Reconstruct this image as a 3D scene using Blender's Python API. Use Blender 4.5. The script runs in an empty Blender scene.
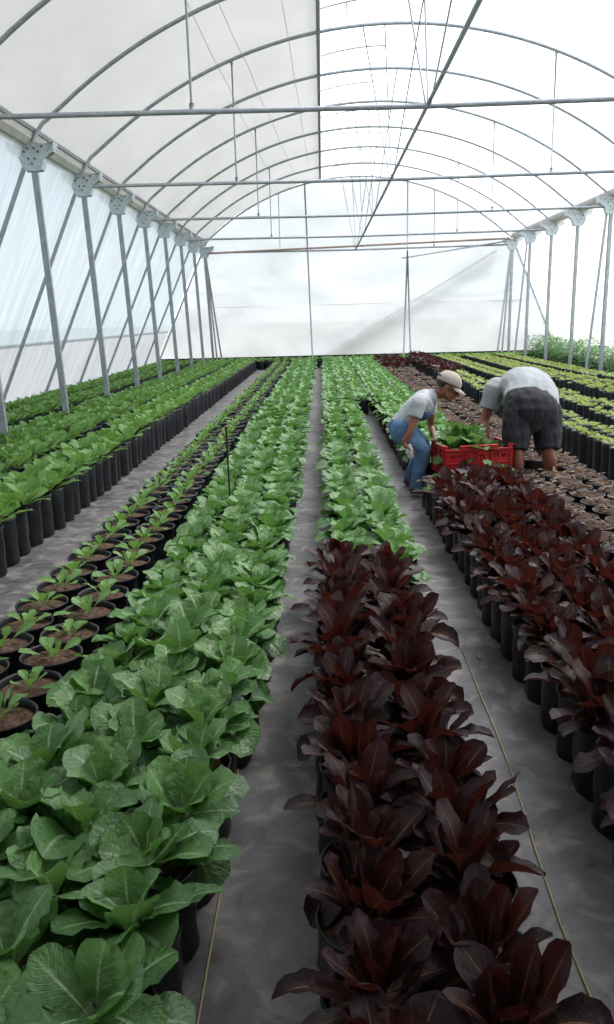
import bpy, bmesh, math, random
import numpy as np
from mathutils import Vector, Matrix, noise as mnoise
R = math.radians
random.seed(7)
rng = np.random.default_rng(11)
SC = bpy.context.scene
COL = SC.collection

# ------------------------------------------------------------------ camera
H_CAM = 1.5
F = 800.0
v = Vector((15, 194.5, -F)).normalized()               # world +Y in camera space
u = Vector((-.026, 1, (15 * -.026 + 194.5) / F)); u -= v * u.dot(v); u.normalize()   # world up
w = v.cross(u)                                        # world +X
M3 = Matrix((w, v, u))                                # camera -> world
cam_d = bpy.data.cameras.new('camera')
cam = bpy.data.objects.new('camera', cam_d); COL.objects.link(cam)
cam_d.sensor_fit = 'VERTICAL'; cam_d.sensor_height = 24; cam_d.lens = F / 1024 * 24
cam_d.clip_start = .05; cam_d.clip_end = 2000
CP = Vector((0, 0, H_CAM))
cam.matrix_world = Matrix.Translation(CP) @ M3.to_4x4()
SC.camera = cam

def proj(p):
    c = M3.transposed() @ (Vector(p) - CP)
    if c.z > -.05: return None
    return 307 + F * c.x / -c.z, 512 - F * c.y / -c.z
def at(px, py, Y):
    d = M3 @ Vector((px - 307, 512 - py, -F))
    return CP + d * (Y / d.y)
def visible(p, mx=90, my=120):
    q = proj(p)
    if not q: return False
    return -mx < q[0] < 614 + mx and -my < q[1] < 1024 + my

# ------------------------------------------------------------------ materials
def new_mat(name):
    m = bpy.data.materials.new(name); m.use_nodes = True
    nt = m.node_tree
    for n in list(nt.nodes): nt.nodes.remove(n)
    out = nt.nodes.new('ShaderNodeOutputMaterial')
    return m, nt, out
def N(nt, t, **k):
    n = nt.nodes.new(t)
    for a, b in k.items():
        if a.startswith('i_'):
            n.inputs[a[2:].replace('_', ' ')].default_value = b
        else: setattr(n, a, b)
    return n
def L(nt, a, b): nt.links.new(a, b)
def math_n(nt, op, a, b=None, c=None):
    n = nt.nodes.new('ShaderNodeMath'); n.operation = op
    for i, x in enumerate((a, b, c)):
        if x is None: continue
        if hasattr(x, 'links'): nt.links.new(x, n.inputs[i])
        else: n.inputs[i].default_value = x
    return n.outputs[0]
def mixc(nt, f, a, b, mode='MIX'):
    n = nt.nodes.new('ShaderNodeMix'); n.data_type = 'RGBA'; n.blend_type = mode
    for s, x in ((n.inputs[0], f), (n.inputs[6], a), (n.inputs[7], b)):
        if hasattr(x, 'links'): nt.links.new(x, s)
        elif isinstance(x, (int, float)): s.default_value = x
        else: s.default_value = (*x, 1)
    return n.outputs[2]
def maprange(nt, x, a, b, c=0, d=1):
    n = nt.nodes.new('ShaderNodeMapRange')
    nt.links.new(x, n.inputs[0])
    for i, q in enumerate((a, b, c, d)): n.inputs[i + 1].default_value = q
    return n.outputs[0]
def srgb(r, g, b):
    return tuple(((c / 255) / 12.92 if c / 255 <= .04045 else ((c / 255 + .055) / 1.055) ** 2.4) for c in (r, g, b))

def leaf_mat(name, c_dark, c_light, c_rib, rough=.42, transl=.3, c_tr=None, spec=.5, ribw=.05, mid=None, vein=.35, coat=0, bump=.4):
    m, nt, out = new_mat(name)
    uv = N(nt, 'ShaderNodeUVMap', uv_map='UVMap')
    sep = N(nt, 'ShaderNodeSeparateXYZ'); L(nt, uv.outputs[0], sep.inputs[0])
    s = math_n(nt, 'ABSOLUTE', math_n(nt, 'SUBTRACT', sep.outputs[0], .5))
    at_ = N(nt, 'ShaderNodeAttribute', attribute_name='rnd')
    ribm = math_n(nt, 'MULTIPLY', maprange(nt, s, ribw * .35, ribw, 1, 0), maprange(nt, sep.outputs[1], .55, 1.0, 1, .15))
    base = maprange(nt, sep.outputs[1], .05, .24, 1, 0)
    ribm = math_n(nt, 'MAXIMUM', ribm, base)
    geo = N(nt, 'ShaderNodeTexCoord')
    nz = N(nt, 'ShaderNodeTexNoise', i_Scale=9., i_Detail=3.); L(nt, geo.outputs['Object'], nz.inputs['Vector'])
    nz2 = N(nt, 'ShaderNodeTexNoise', i_Scale=60., i_Detail=2.); L(nt, geo.outputs['Object'], nz2.inputs['Vector'])
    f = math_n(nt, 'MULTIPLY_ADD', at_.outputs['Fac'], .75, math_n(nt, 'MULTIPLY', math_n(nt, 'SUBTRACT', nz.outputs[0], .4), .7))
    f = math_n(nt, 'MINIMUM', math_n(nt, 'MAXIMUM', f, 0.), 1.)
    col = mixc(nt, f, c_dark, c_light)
    if mid:
        mm = math_n(nt, 'MULTIPLY', maprange(nt, s, .02, .3, 1, 0), maprange(nt, sep.outputs[1], .2, .95, 1, 0))
        col = mixc(nt, math_n(nt, 'MULTIPLY', mm, .85), col, mid)
    ph = math_n(nt, 'MULTIPLY_ADD', sep.outputs[1], 62., math_n(nt, 'MULTIPLY', s, -34.))
    ph = math_n(nt, 'ADD', ph, math_n(nt, 'MULTIPLY', nz2.outputs[0], 3.))
    vm = maprange(nt, math_n(nt, 'SINE', ph), .72, 1., 0, 1)
    vm = math_n(nt, 'MULTIPLY', vm, vein)
    col = mixc(nt, vm, col, c_rib)
    col = mixc(nt, ribm, col, c_rib)
    bm_h = math_n(nt, 'ADD', math_n(nt, 'MULTIPLY', nz2.outputs[0], 1.0), math_n(nt, 'MULTIPLY', vm, -1.2))
    bp = N(nt, 'ShaderNodeBump', i_Strength=bump, i_Distance=.010); L(nt, bm_h, bp.inputs['Height'])
    p = N(nt, 'ShaderNodeBsdfPrincipled', i_Roughness=rough)
    p.inputs['Specular IOR Level'].default_value = spec
    L(nt, col, p.inputs['Base Color']); L(nt, bp.outputs[0], p.inputs['Normal'])
    if coat: p.inputs['Coat Weight'].default_value = coat
    t = N(nt, 'ShaderNodeBsdfTranslucent')
    L(nt, mixc(nt, .6, col, c_tr or c_light), t.inputs[0])
    mx = N(nt, 'ShaderNodeMixShader'); mx.inputs[0].default_value = transl
    L(nt, p.outputs[0], mx.inputs[1]); L(nt, t.outputs[0], mx.inputs[2]); L(nt, mx.outputs[0], out.inputs[0])
    return m

def simple_mat(name, col, rough=.5, metal=0, var=None, scale=20, bump=0, spec=.5, coords='Object', bdist=.003):
    m, nt, out = new_mat(name)
    p = N(nt, 'ShaderNodeBsdfPrincipled', i_Roughness=rough, i_Metallic=metal)
    p.inputs['Specular IOR Level'].default_value = spec
    g = N(nt, 'ShaderNodeTexCoord')
    nz = N(nt, 'ShaderNodeTexNoise', i_Scale=float(scale), i_Detail=5.); L(nt, g.outputs[coords], nz.inputs['Vector'])
    if var: L(nt, mixc(nt, maprange(nt, nz.outputs[0], .32, .68), col, var), p.inputs['Base Color'])
    else: p.inputs['Base Color'].default_value = (*col, 1)
    if bump:
        b = N(nt, 'ShaderNodeBump', i_Strength=bump, i_Distance=bdist); L(nt, nz.outputs[0], b.inputs['Height']); L(nt, b.outputs[0], p.inputs['Normal'])
    L(nt, p.outputs[0], out.inputs[0])
    return m

def film_mat(name, transp, transl, diff, tint=(.9, .93, .96), scale=(1, 1, 1), amp=.25, gloss=.04, nscale=2.5):
    """plastic greenhouse film: part straight-through, part scattering; weights sum to about 1"""
    m, nt, out = new_mat(name)
    g = N(nt, 'ShaderNodeTexCoord')
    mp = N(nt, 'ShaderNodeMapping'); mp.inputs['Scale'].default_value = scale
    L(nt, g.outputs['Object'], mp.inputs[0])
    nz = N(nt, 'ShaderNodeTexNoise', i_Scale=nscale, i_Detail=4., i_Distortion=.6); L(nt, mp.outputs[0], nz.inputs['Vector'])
    k = maprange(nt, nz.outputs[0], .25, .75, 1 - amp, 1)
    def c(wt, t):
        cc = N(nt, 'ShaderNodeVectorMath', operation='SCALE')
        cc.inputs[0].default_value = tuple(wt * q for q in t); L(nt, k, cc.inputs['Scale'])
        return cc.outputs[0]
    a = N(nt, 'ShaderNodeBsdfTransparent'); L(nt, c(transp, tint), a.inputs[0])
    b = N(nt, 'ShaderNodeBsdfTranslucent'); L(nt, c(transl, tint), b.inputs[0])
    d = N(nt, 'ShaderNodeBsdfDiffuse'); L(nt, c(diff, (1, 1, 1)), d.inputs[0])
    bp = N(nt, 'ShaderNodeBump', i_Strength=.3, i_Distance=.05); L(nt, nz.outputs[0], bp.inputs['Height'])
    gl = N(nt, 'ShaderNodeBsdfGlossy', i_Roughness=.25); gl.inputs[0].default_value = (gloss,) * 3 + (1,)
    L(nt, bp.outputs[0], gl.inputs['Normal'])
    def add(x, y):
        s = N(nt, 'ShaderNodeAddShader'); L(nt, x.outputs[0], s.inputs[0]); L(nt, y.outputs[0], s.inputs[1]); return s
    r = add(add(a, b), add(d, gl))
    L(nt, r.outputs[0], out.inputs[0])
    return m

M = {}
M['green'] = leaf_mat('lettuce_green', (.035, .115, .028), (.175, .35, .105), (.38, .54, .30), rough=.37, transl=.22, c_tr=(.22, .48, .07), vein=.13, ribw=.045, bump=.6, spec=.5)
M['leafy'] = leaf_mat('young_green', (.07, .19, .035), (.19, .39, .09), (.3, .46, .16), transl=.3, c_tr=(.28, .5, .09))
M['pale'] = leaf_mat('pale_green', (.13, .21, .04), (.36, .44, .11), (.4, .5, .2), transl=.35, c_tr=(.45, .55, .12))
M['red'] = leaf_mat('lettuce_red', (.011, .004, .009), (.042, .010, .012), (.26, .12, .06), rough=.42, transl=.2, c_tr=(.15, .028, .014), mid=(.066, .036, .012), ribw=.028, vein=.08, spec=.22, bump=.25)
M['bush'] = leaf_mat('bush_green', (.04, .13, .035), (.10, .25, .07), (.16, .3, .1), transl=.3, c_tr=(.2, .45, .1))
M['pot'] = simple_mat('black_bag_plastic', (.009, .009, .012), rough=.42, var=(.02, .02, .024), scale=18, bump=.5, bdist=.012, spec=.3)
M['litter_soil'] = simple_mat('littered_soil', (.030, .018, .014), rough=.95, var=(.105, .068, .052), scale=38, bump=1., bdist=.02, spec=.1)
M['soil'] = simple_mat('soil', (.050, .030, .022), rough=.95, var=(.15, .095, .07), scale=55, bump=.8, bdist=.01, spec=.1)
M['stub'] = simple_mat('dry_stub', (.10, .062, .04), rough=.9, var=(.22, .16, .11), scale=40)
M['steel'] = simple_mat('galvanised_steel', (.26, .29, .32), rough=.5, metal=.35, var=(.36, .39, .42), scale=14, bump=.05)
M['steel_lt'] = simple_mat('galvanised_plate', (.62, .68, .72), rough=.55, metal=.25, var=(.45, .51, .55), scale=30, bump=.1)
M['bolt'] = simple_mat('bolt_steel', (.12, .13, .15), rough=.4, metal=.8)
M['gutter'] = simple_mat('gutter_grey', (.58, .56, .53), rough=.6, metal=.05, var=(.46, .45, .43), scale=6)
M['trim'] = simple_mat('seam_grey', (.22, .23, .25), rough=.6)
M['rust'] = simple_mat('rusty_steel', (.25, .17, .13), rough=.7, var=(.33, .27, .24), scale=10)
M['twine'] = simple_mat('twine', (.42, .34, .18), rough=.9)
M['stick'] = simple_mat('dark_stick', (.03, .025, .02), rough=.8)

# ------------------------------------------------------------------ object helpers
def link(name, me, parent=None, mat=None):
    o = bpy.data.objects.new(name, me); COL.objects.link(o)
    if parent is not None: o.parent = parent
    if mat is not None and me is not None:
        me.materials.clear()
        for q in (mat if isinstance(mat, (list, tuple)) else [mat]): me.materials.append(q)
    return o
def tag(o, label=None, cat=None, group=None, kind=None):
    if label: o['label'] = label
    if cat: o['category'] = cat
    if group: o['group'] = group
    if kind: o['kind'] = kind
    return o
def empty(name, loc, rz=0):
    o = bpy.data.objects.new(name, None); COL.objects.link(o)
    o.empty_display_size = .1
    o.location = loc; o.rotation_euler = (0, 0, rz); return o
def bm_mesh(bm, name, smooth=True):
    me = bpy.data.meshes.new(name); bm.to_mesh(me); bm.free()
    if smooth: me.polygons.foreach_set('use_smooth', [True] * len(me.polygons))
    return me
def tube(bm, pts, r, seg=8, caps=True):
    pts = [Vector(p) for p in pts]; rings = []
    n = len(pts)
    for i, p in enumerate(pts):
        t = (pts[min(i + 1, n - 1)] - pts[max(i - 1, 0)]).normalized()
        a = Vector((0, 0, 1)) if abs(t.z) < .9 else Vector((1, 0, 0))
        x = t.cross(a).normalized(); y = t.cross(x)
        rr = r[i] if isinstance(r, (list, tuple)) else r
        rings.append([bm.verts.new(p + (x * math.cos(2 * math.pi * k / seg) + y * math.sin(2 * math.pi * k / seg)) * rr) for k in range(seg)])
    for a, b in zip(rings, rings[1:]):
        for k in range(seg): bm.faces.new((a[k], a[(k + 1) % seg], b[(k + 1) % seg], b[k]))
    if caps: bm.faces.new(rings[0]); bm.faces.new(rings[-1][::-1])
def box(bm, c, s, rot=None):
    vs = []
    for dx in (-.5, .5):
        for dy in (-.5, .5):
            for dz in (-.5, .5):
                q = Vector((dx * s[0], dy * s[1], dz * s[2]))
                if rot is not None: q = rot @ q
                vs.append(bm.verts.new(q + Vector(c)))
    for f in ((0, 1, 3, 2), (4, 6, 7, 5), (0, 4, 5, 1), (2, 3, 7, 6), (0, 2, 6, 4), (1, 5, 7, 3)):
        bm.faces.new([vs[i] for i in f])
def beam(bm, a, b, wx, wy):
    a = Vector(a); b = Vector(b); t = b - a
    q = t.to_track_quat('Z', 'Y').to_matrix()
    box(bm, (a + b) / 2, (wx, wy, t.length), q)

# ------------------------------------------------------------------ greenhouse geometry
SP = 2.17                       # post spacing
XL, XR, XC = -3.62, 5.92, 1.10
EZ = 3.74                       # eave height
HW = (XR - XL) / 2; RISE = 1.90
RC = (HW * HW + RISE * RISE) / (2 * RISE); ZC = EZ + RISE - RC
def arch_z(x, off=0): return ZC + math.sqrt(max((RC + off) ** 2 - (x - XC) ** 2, 0))
YB = SP * 12                    # back wall
YF = -1.6
GLX, GRX = -5.5, 7.65           # feet of the sloping side walls

def strip(name, prof, y0, y1, ny, mat, label=None, sag=0, seed=0):
    """surface swept along y from an x-z profile"""
    bm = bmesh.new(); rows = []
    for j in range(ny + 1):
        y = y0 + (y1 - y0) * j / ny
        rr = []
        for i, (x, z) in enumerate(prof):
            s = sag * mnoise.noise(Vector((x * .8 + seed, y * .7, z * .8))) * (0 < i < len(prof) - 1)
            rr.append(bm.verts.new((x + s * .6, y, z + s)))
        rows.append(rr)
    for a, b in zip(rows, rows[1:]):
        for i in range(len(prof) - 1): bm.faces.new((a[i], a[i + 1], b[i + 1], b[i]))
    o = link(name, bm_mesh(bm, name), None, mat); tag(o, kind='structure', label=label); return o

M['film_roofL'] = film_mat('film_white_roof', .0, .235, .26, tint=(1, .975, .935), scale=(1, .5, 1), amp=.12, nscale=1.2)
M['film_roofDim'] = film_mat('film_roof_dimmer', .03, .16, .2, tint=(.97, .955, .93), amp=.12)  # denser film invented for the unseen roof overhead, dims the near beds
M['film_roofR'] = film_mat('film_clear_roof', .62, .33, .04, tint=(1, 1, 1), amp=.05)
M['film_wallL'] = film_mat('film_left_wall', .10, .44, .10, tint=(.88, .96, 1.0), scale=(1, 5, .35), amp=.22, nscale=1.4)
M['film_skirt'] = film_mat('film_skirt', .04, .42, .14, tint=(.96, .95, .965), scale=(1, 5, .5), amp=.25, nscale=1.5)
M['film_wallR'] = film_mat('film_right_wall', .55, .38, .08, tint=(1, 1, 1), amp=.08)
M['film_back'] = film_mat('film_back_wall', .13, .44, .10, tint=(.925, .955, 1.0), scale=(.35, 1, .9), amp=.30, nscale=1.3)
M['film_backlow'] = film_mat('film_back_low', .07, .46, .12, tint=(.955, .955, 1.0), scale=(.5, 1, .8), amp=.25, nscale=1.3)

def arc_prof(x0, x1, n, off=.03): return [(x0 + (x1 - x0) * i / n, arch_z(x0 + (x1 - x0) * i / n, off)) for i in range(n + 1)]
XE = .03
strip('ceiling_left', arc_prof(XL, XE, 16), 4.6, YB, 48, M['film_roofL'], sag=.05)
strip('ceiling_right', arc_prof(XC, XR, 16), 4.3, YB, 24, M['film_roofR'])
strip('ceiling_front', arc_prof(XL, XR, 24), YF, 4.3, 6, M['film_roofDim'])  # roof out of view above the camera, made dim to darken the foreground
vent = [(XE + .0 + (2.05) * i / 8, arch_z(XE + 2.05 * i / 8, .33) + .06 * math.sin(math.pi * i / 8)) for i in range(9)]
strip('ceiling_vent', vent, 4.3, YB, 12, M['film_roofR'])
def lerp_prof(a, b, n): return [(a[0] + (b[0] - a[0]) * i / n, a[1] + (b[1] - a[1]) * i / n) for i in range(n + 1)]
SK = 1.15
xs = XL + (GLX - XL) * (1 - SK / EZ)
strip('wall_left', lerp_prof((XL - .08, EZ - .03), (xs, SK), 8), YF, YB, 60, M['film_wallL'], sag=.05, seed=4)
strip('trim_1', lerp_prof((xs + .02, SK + .06), (GLX, 0), 6), YF, YB, 60, M['film_skirt'], sag=.04, seed=9)
xs2 = XR + (GRX - XR) * (1 - SK / EZ)
strip('wall_right', lerp_prof((XR + .08, EZ - .03), (GRX, 0), 8), YF, YB, 40, M['film_wallR'], sag=.04, seed=14)

def end_wall(name, y, mat, zlo, zhi, seed, wav=.05):
    bm = bmesh.new(); nx, nz = 60, 26; grid = []
    for j in range(nz + 1):
        row = []
        for i in range(nx + 1):
            # bounds at this height
            z = zlo + (zhi - zlo) * j / nz
            if z <= EZ:
                a = XL + (GLX - XL) * (1 - z / EZ); b = XR + (GRX - XR) * (1 - z / EZ)
            else:
                h = math.sqrt(max(RC ** 2 - (z - ZC) ** 2, 0)); a = XC - h; b = XC + h
            x = a + (b - a) * i / nx
            yy = y + wav * mnoise.noise(Vector((x * .6 + seed, z * 1.1, seed)))
            row.append(bm.verts.new((x, yy, z)))
        grid.append(row)
    for a, b in zip(grid, grid[1:]):
        for i in range(nx): bm.faces.new((a[i], a[i + 1], b[i + 1], b[i]))
    o = link(name, bm_mesh(bm, name), None, mat); tag(o, kind='structure'); return o
end_wall('wall_back', YB + .1, M['film_back'], 1.9, EZ + RISE, 3)
end_wall('trim_2', YB + .1, M['film_backlow'], 0, 1.9, 5)
bm = bmesh.new()
bx0 = [(GLX + .3, YB + .02), (GRX - .3, YB + .02)]
box(bm, ((GLX + GRX) / 2, YB + .0, .165), (GRX - GLX - .6, .05, .33))
tag(link('trim_3', bm_mesh(bm, 'kerb', False), None, M['pot']), kind='structure')
M['frontwall'] = simple_mat('front_wall_opaque', (.10, .11, .11), rough=.9)  # unseen end wall, made dark and opaque to lessen light near the camera
end_wall('wall_front', YF, M['frontwall'], 0, EZ + RISE, 8)

# ground inside: black woven ground cover
m, nt, out = new_mat('ground_cover')
g = N(nt, 'ShaderNodeTexCoord')
n1 = N(nt, 'ShaderNodeTexNoise', i_Scale=2.2, i_Detail=7., i_Roughness=.62); L(nt, g.outputs['Object'], n1.inputs['Vector'])
n2 = N(nt, 'ShaderNodeTexNoise', i_Scale=9., i_Detail=6., i_Distortion=.8); L(nt, g.outputs['Object'], n2.inputs['Vector'])
n3 = N(nt, 'ShaderNodeTexNoise', i_Scale=150., i_Detail=2.); L(nt, g.outputs['Object'], n3.inputs['Vector'])
c = mixc(nt, maprange(nt, n1.outputs[0], .3, .68), srgb(62, 62, 67), srgb(122, 119, 121))
c = mixc(nt, maprange(nt, n2.outputs[0], .50, .66, 0, .75), c, srgb(150, 144, 139))
c = mixc(nt, maprange(nt, n2.outputs[0], .28, .42, .8, 0), c, srgb(58, 51, 38))
c = mixc(nt, maprange(nt, n3.outputs[0], .35, .7, 0, .12), c, srgb(20, 20, 20))
p = N(nt, 'ShaderNodeBsdfPrincipled'); L(nt, c, p.inputs['Base Color'])
L(nt, maprange(nt, n2.outputs[0], .3, .7, .45, .75), p.inputs['Roughness'])
b = N(nt, 'ShaderNodeBump', i_Strength=.35, i_Distance=.015)
L(nt, math_n(nt, 'ADD', math_n(nt, 'ADD', n1.outputs[0], math_n(nt, 'MULTIPLY', n2.outputs[0], .5)), math_n(nt, 'MULTIPLY', n3.outputs[0], .08)), b.inputs['Height']); L(nt, b.outputs[0], p.inputs['Normal'])
L(nt, p.outputs[0], out.inputs[0])
bm = bmesh.new()
vs = [bm.verts.new(q) for q in ((GLX, YF, 0), (GRX, YF, 0), (GRX, YB + .1, 0), (GLX, YB + .1, 0))]; bm.faces.new(vs)
tag(link('floor', bm_mesh(bm, 'floor', False), None, m), kind='structure')
M['outside'] = simple_mat('outside_grass', (.16, .20, .10), rough=.95, var=(.28, .27, .2), scale=.4)
bm = bmesh.new()
vs = [bm.verts.new(q) for q in ((-300, -300, -.03), (300, -300, -.03), (300, 300, -.03), (-300, 300, -.03))]; bm.faces.new(vs)
tag(link('floor_outside', bm_mesh(bm, 'g', False), None, M['outside']), kind='structure')
ORD = ['nearest', 'second', 'third', 'fourth', 'fifth', 'sixth', 'seventh', 'eighth', 'ninth', 'tenth', 'eleventh', 'twelfth', 'thirteenth', 'fourteenth']
# posts with bracket plates
def bolt_bm(bm, c, axis='Y', r=.012, l=.02):
    c = Vector(c); d = Vector((0, -l, 0)); tube(bm, [c, c + d], r, 6)
def make_post(side, k, vis_ord):
    y = SP * k; X = XL if side < 0 else XR
    nm = 'left' if side < 0 else 'right'
    root = empty('greenhouse_post', (X, y, 0))
    lean = -.10 * side * -1 if side < 0 else 0.0
    bx = .12 if side < 0 else -.02
    bm = bmesh.new(); beam(bm, (bx, 0, 0), (0, 0, EZ - .16), .075, .075)
    bmesh.ops.bevel(bm, geom=list(bm.edges), offset=.008, segments=2, affect='EDGES')
    link('post_tube', bm_mesh(bm, 'post', False), root, M['steel'])
    # outward slanted brace
    bm = bmesh.new(); s = side
    if side > 0 and k != 12: foot = -.35 if k in (8, 11) else None
    else: foot = (GLX - XL + .12) if side < 0 else (GRX - XR - .12)
    if foot is not None:
        beam(bm, (s * .10 if k == 12 or side < 0 else -.08, .0, EZ - .24), (foot, 0, 0), .045, .045)
        link('slanted_brace', bm_mesh(bm, 'brace', False), root, M['steel'])
    else: bm.free()
    # bracket: two trapezoid plates with folded ears + bolts
    br = bmesh.new()
    for yy in (-.05, .05):
        prof = [(-.20, EZ - .02), (-.22, EZ - .09), (-.12, EZ - .17), (-.075, EZ - .30), (.075, EZ - .30), (.12, EZ - .17), (.22, EZ - .09), (.20, EZ - .02)]
        prof = [(x * 1.35, EZ - (EZ - z) * 1.15) for x, z in prof]
        f = [br.verts.new((x, yy - .005, z)) for x, z in prof]; g_ = [br.verts.new((x, yy + .005, z)) for x, z in prof]
        br.faces.new(f); br.faces.new(g_[::-1])
        for i in range(len(prof)):
            j = (i + 1) % len(prof); br.faces.new((f[i], g_[i], g_[j], f[j]))
    for sx in (-1, 1):
        box(br, (sx * .25, 0, EZ - .02), (.11, .18, .012), Matrix.Rotation(-sx * .35, 3, 'Y'))
        box(br, (sx * .285, 0, EZ - .07), (.014, .17, .11), Matrix.Rotation(sx * .2, 3, 'Y'))
        box(br, (sx * .13, 0, EZ - .26), (.014, .14, .14), Matrix.Rotation(sx * .32, 3, 'Y'))
    bmesh.ops.recalc_face_normals(br, faces=br.faces)
    pl = link('bracket_plate', bm_mesh(br, 'bracket', False), root, M['steel_lt'])
    for bxp, bz in ((-.14, .06), (.14, .06), (-.09, .12), (.09, .12), (-.04, .2), (.04, .2), (0, .26), (-.04, .08), (.04, .08)):
        bb = bmesh.new(); tube(bb, [(bxp, -.055, EZ - bz), (bxp, -.078, EZ - bz)], .012, 6)
        link('bolt', bm_mesh(bb, 'bolt', False), pl, M['bolt'])
    tag(root, f'square galvanised steel post of the {nm} wall, {vis_ord}', 'post', f'galvanised posts along the {nm} wall')
    return root
kL = [k for k in range(0, 12) if k >= 4]
for i, k in enumerate(kL): make_post(-1, k, ORD[i] + ' in view' if i else 'nearest, at the picture edge')
kR = [k for k in range(7, 12)]
for i, k in enumerate(kR): make_post(1, k, ORD[i] + ' in view' if i else 'nearest in view')
# corner posts
for side, X, nm in ((-1, XL, 'left'), (1, XR, 'right')):
    r0 = make_post(side, 12, 'in the back corner')
    for dx, mt in ((.42, M['rust'] if side < 0 else M['steel']), (.26, M['steel'])):
        bm = bmesh.new(); beam(bm, (-side * .04, -.02, EZ - .3), (-side * dx, -.1, 0), .04, .04)
        o = link('corner_brace', bm_mesh(bm, 'cb', False), r0, mt)

# arches
def arch_pts(y, x0, x1, n, off=0, z=0): return [(x0 + (x1 - x0) * i / n, y, arch_z(x0 + (x1 - x0) * i / n, off) + z) for i in range(n + 1)]
va = 0
for k in range(2, 13):
    y = SP * k
    root = empty('roof_arch', (XC, y, EZ))
    T = Matrix.Translation((-XC, -y, -EZ))
    bm = bmesh.new(); tube(bm, [(XL + .03, y - .06, EZ + .0)] + [(a_, y - .05 * (abs(a_ - XC) > HW - .3), c_) for a_, _, c_ in arch_pts(y, XL + .16, XR - .16, 40)] + [(XR - .03, y - .06, EZ + .0)], .026, 8); bm.transform(T)
    link('arch_tube', bm_mesh(bm, 'arch'), root, M['steel'])
    bm = bmesh.new()
    pts = [(XE + .0 + 2.05 * i / 12, y, arch_z(XE + 2.05 * i / 12, .29) + .06 * math.sin(math.pi * i / 12)) for i in range(13)]
    tube(bm, pts, .012, 6); bm.transform(T)
    vr = link('vent_rib', bm_mesh(bm, 'vr'), root, M['steel'])
    for xx in (.45, 1.25, 2.0):
        bm = bmesh.new(); tube(bm, [(xx, y, arch_z(xx)), (xx, y, arch_z(xx, .29) + .04)], .010, 6); bm.transform(T)
        link('vent_stay', bm_mesh(bm, 'vs'), root, M['steel'])
    pos = ['over the picture top'] + [f'{o} from the front' for o in ORD[1:10]]
    lab = 'curved roof arch tube, on the back wall' if k == 12 else f'curved roof arch tube, {ORD[k-2]} counted from the front'
    tag(root, lab, 'roof arch', 'roof arch tubes')

# cross tubes with hangers, at every second post
for j, k in enumerate((4, 6, 8, 10, 12)):
    y = SP * k; zt = EZ - .2
    root = empty('cross_tube', (XC, y, zt))
    bm = bmesh.new(); tube(bm, [(XL + .1 - XC, 0, 0), (0, 0, -.03), (XR - .1 - XC, 0, 0)], .026, 8)
    link('tie_tube', bm_mesh(bm, 'tie'), root, M['steel'])
    for xx in ((XL + XC) / 2, (XR + XC) / 2):
        bm = bmesh.new(); X = xx - XC
        tube(bm, [(X, .02, .02), (X, .02, arch_z(xx) - zt)], .013, 6)
        tube(bm, [(X, .02, .0), (X, .02, .07)], .024, 8)
        tube(bm, [(X, .02, arch_z(xx) - zt - .06), (X, .02, arch_z(xx) - zt)], .02, 8)
        link('hanger', bm_mesh(bm, 'hanger'), root, M['steel'])
    for xx, yy in ((XC - .42, 0), (XC - .10, 0), (XC + .28, -SP)):
        
        bm = bmesh.new(); X = xx - XC
        tube(bm, [(0.0 + X * .08, 0, .0), (X, yy, arch_z(xx) - zt)], .010, 6)
        link('fan_strut', bm_mesh(bm, 'strut'), root, M['steel'])
    tag(root, f'horizontal steel cross tube with thin hangers, {["nearest","second","third","fourth","last, on the back wall"][j]}' + (' from the front' if 0 < j < 4 else ''), 'cross tube', 'cross tubes under the roof')
# ridge tube along the centre
def single(name, bm, mat, label, cat, group=None, smooth=True):
    o = link(name, bm_mesh(bm, name, smooth), None, mat); tag(o, label, cat, group); return o
bm = bmesh.new(); tube(bm, [(XC, 3.5, EZ - .2), (XC, YB, EZ - .2)], .022, 8)
single('lengthwise_tube', bm, M['steel'], 'long steel tube running down the middle of the roof above the cross tubes', 'tube')
bm = bmesh.new(); tube(bm, [(XE, 4.3, arch_z(XE, .03)), (XE, YB, arch_z(XE, .03))], .03, 8)
single('seam_rail', bm, M['trim'], 'dark rail where the grey roof film ends beside the bright vent', 'rail')
for X, nm in ((XL, 'left'), (XR, 'right')):
    root = empty('roof_gutter', (X + (-.10 if X < 0 else .10), YF, EZ - .02))
    bm = bmesh.new()
    prof = [(.15, .10), (.12, -.01), (.06, -.06), (-.06, -.06), (-.12, -.01), (-.15, .10), (-.13, .11), (-.11, .02), (-.05, -.04), (.05, -.04), (.11, .02), (.13, .11)]
    ra = [bm.verts.new((x * 1.1, 0, z * 1.25 + .06)) for x, z in prof]; rb = [bm.verts.new((x * 1.1, YB - YF, z * 1.25 + .06)) for x, z in prof]
    for i in range(len(prof)):
        j = (i + 1) % len(prof); bm.faces.new((ra[i], ra[j], rb[j], rb[i]))
    bm.faces.new(ra); bm.faces.new(rb[::-1]); bmesh.ops.recalc_face_normals(bm, faces=bm.faces)
    link('gutter_channel', bm_mesh(bm, 'gutter', False), root, M['gutter'])
    bm = bmesh.new(); sx = 1 if X < 0 else -1
    box(bm, (sx * .165, (YB - YF) / 2, .15), (.02, YB - YF, .05))
    link('film_clamp', bm_mesh(bm, 'clamp', False), root, M['trim'])
    tag(root, f'long grey steel gutter on top of the {nm} row of posts', 'gutter', 'eave gutters')
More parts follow.
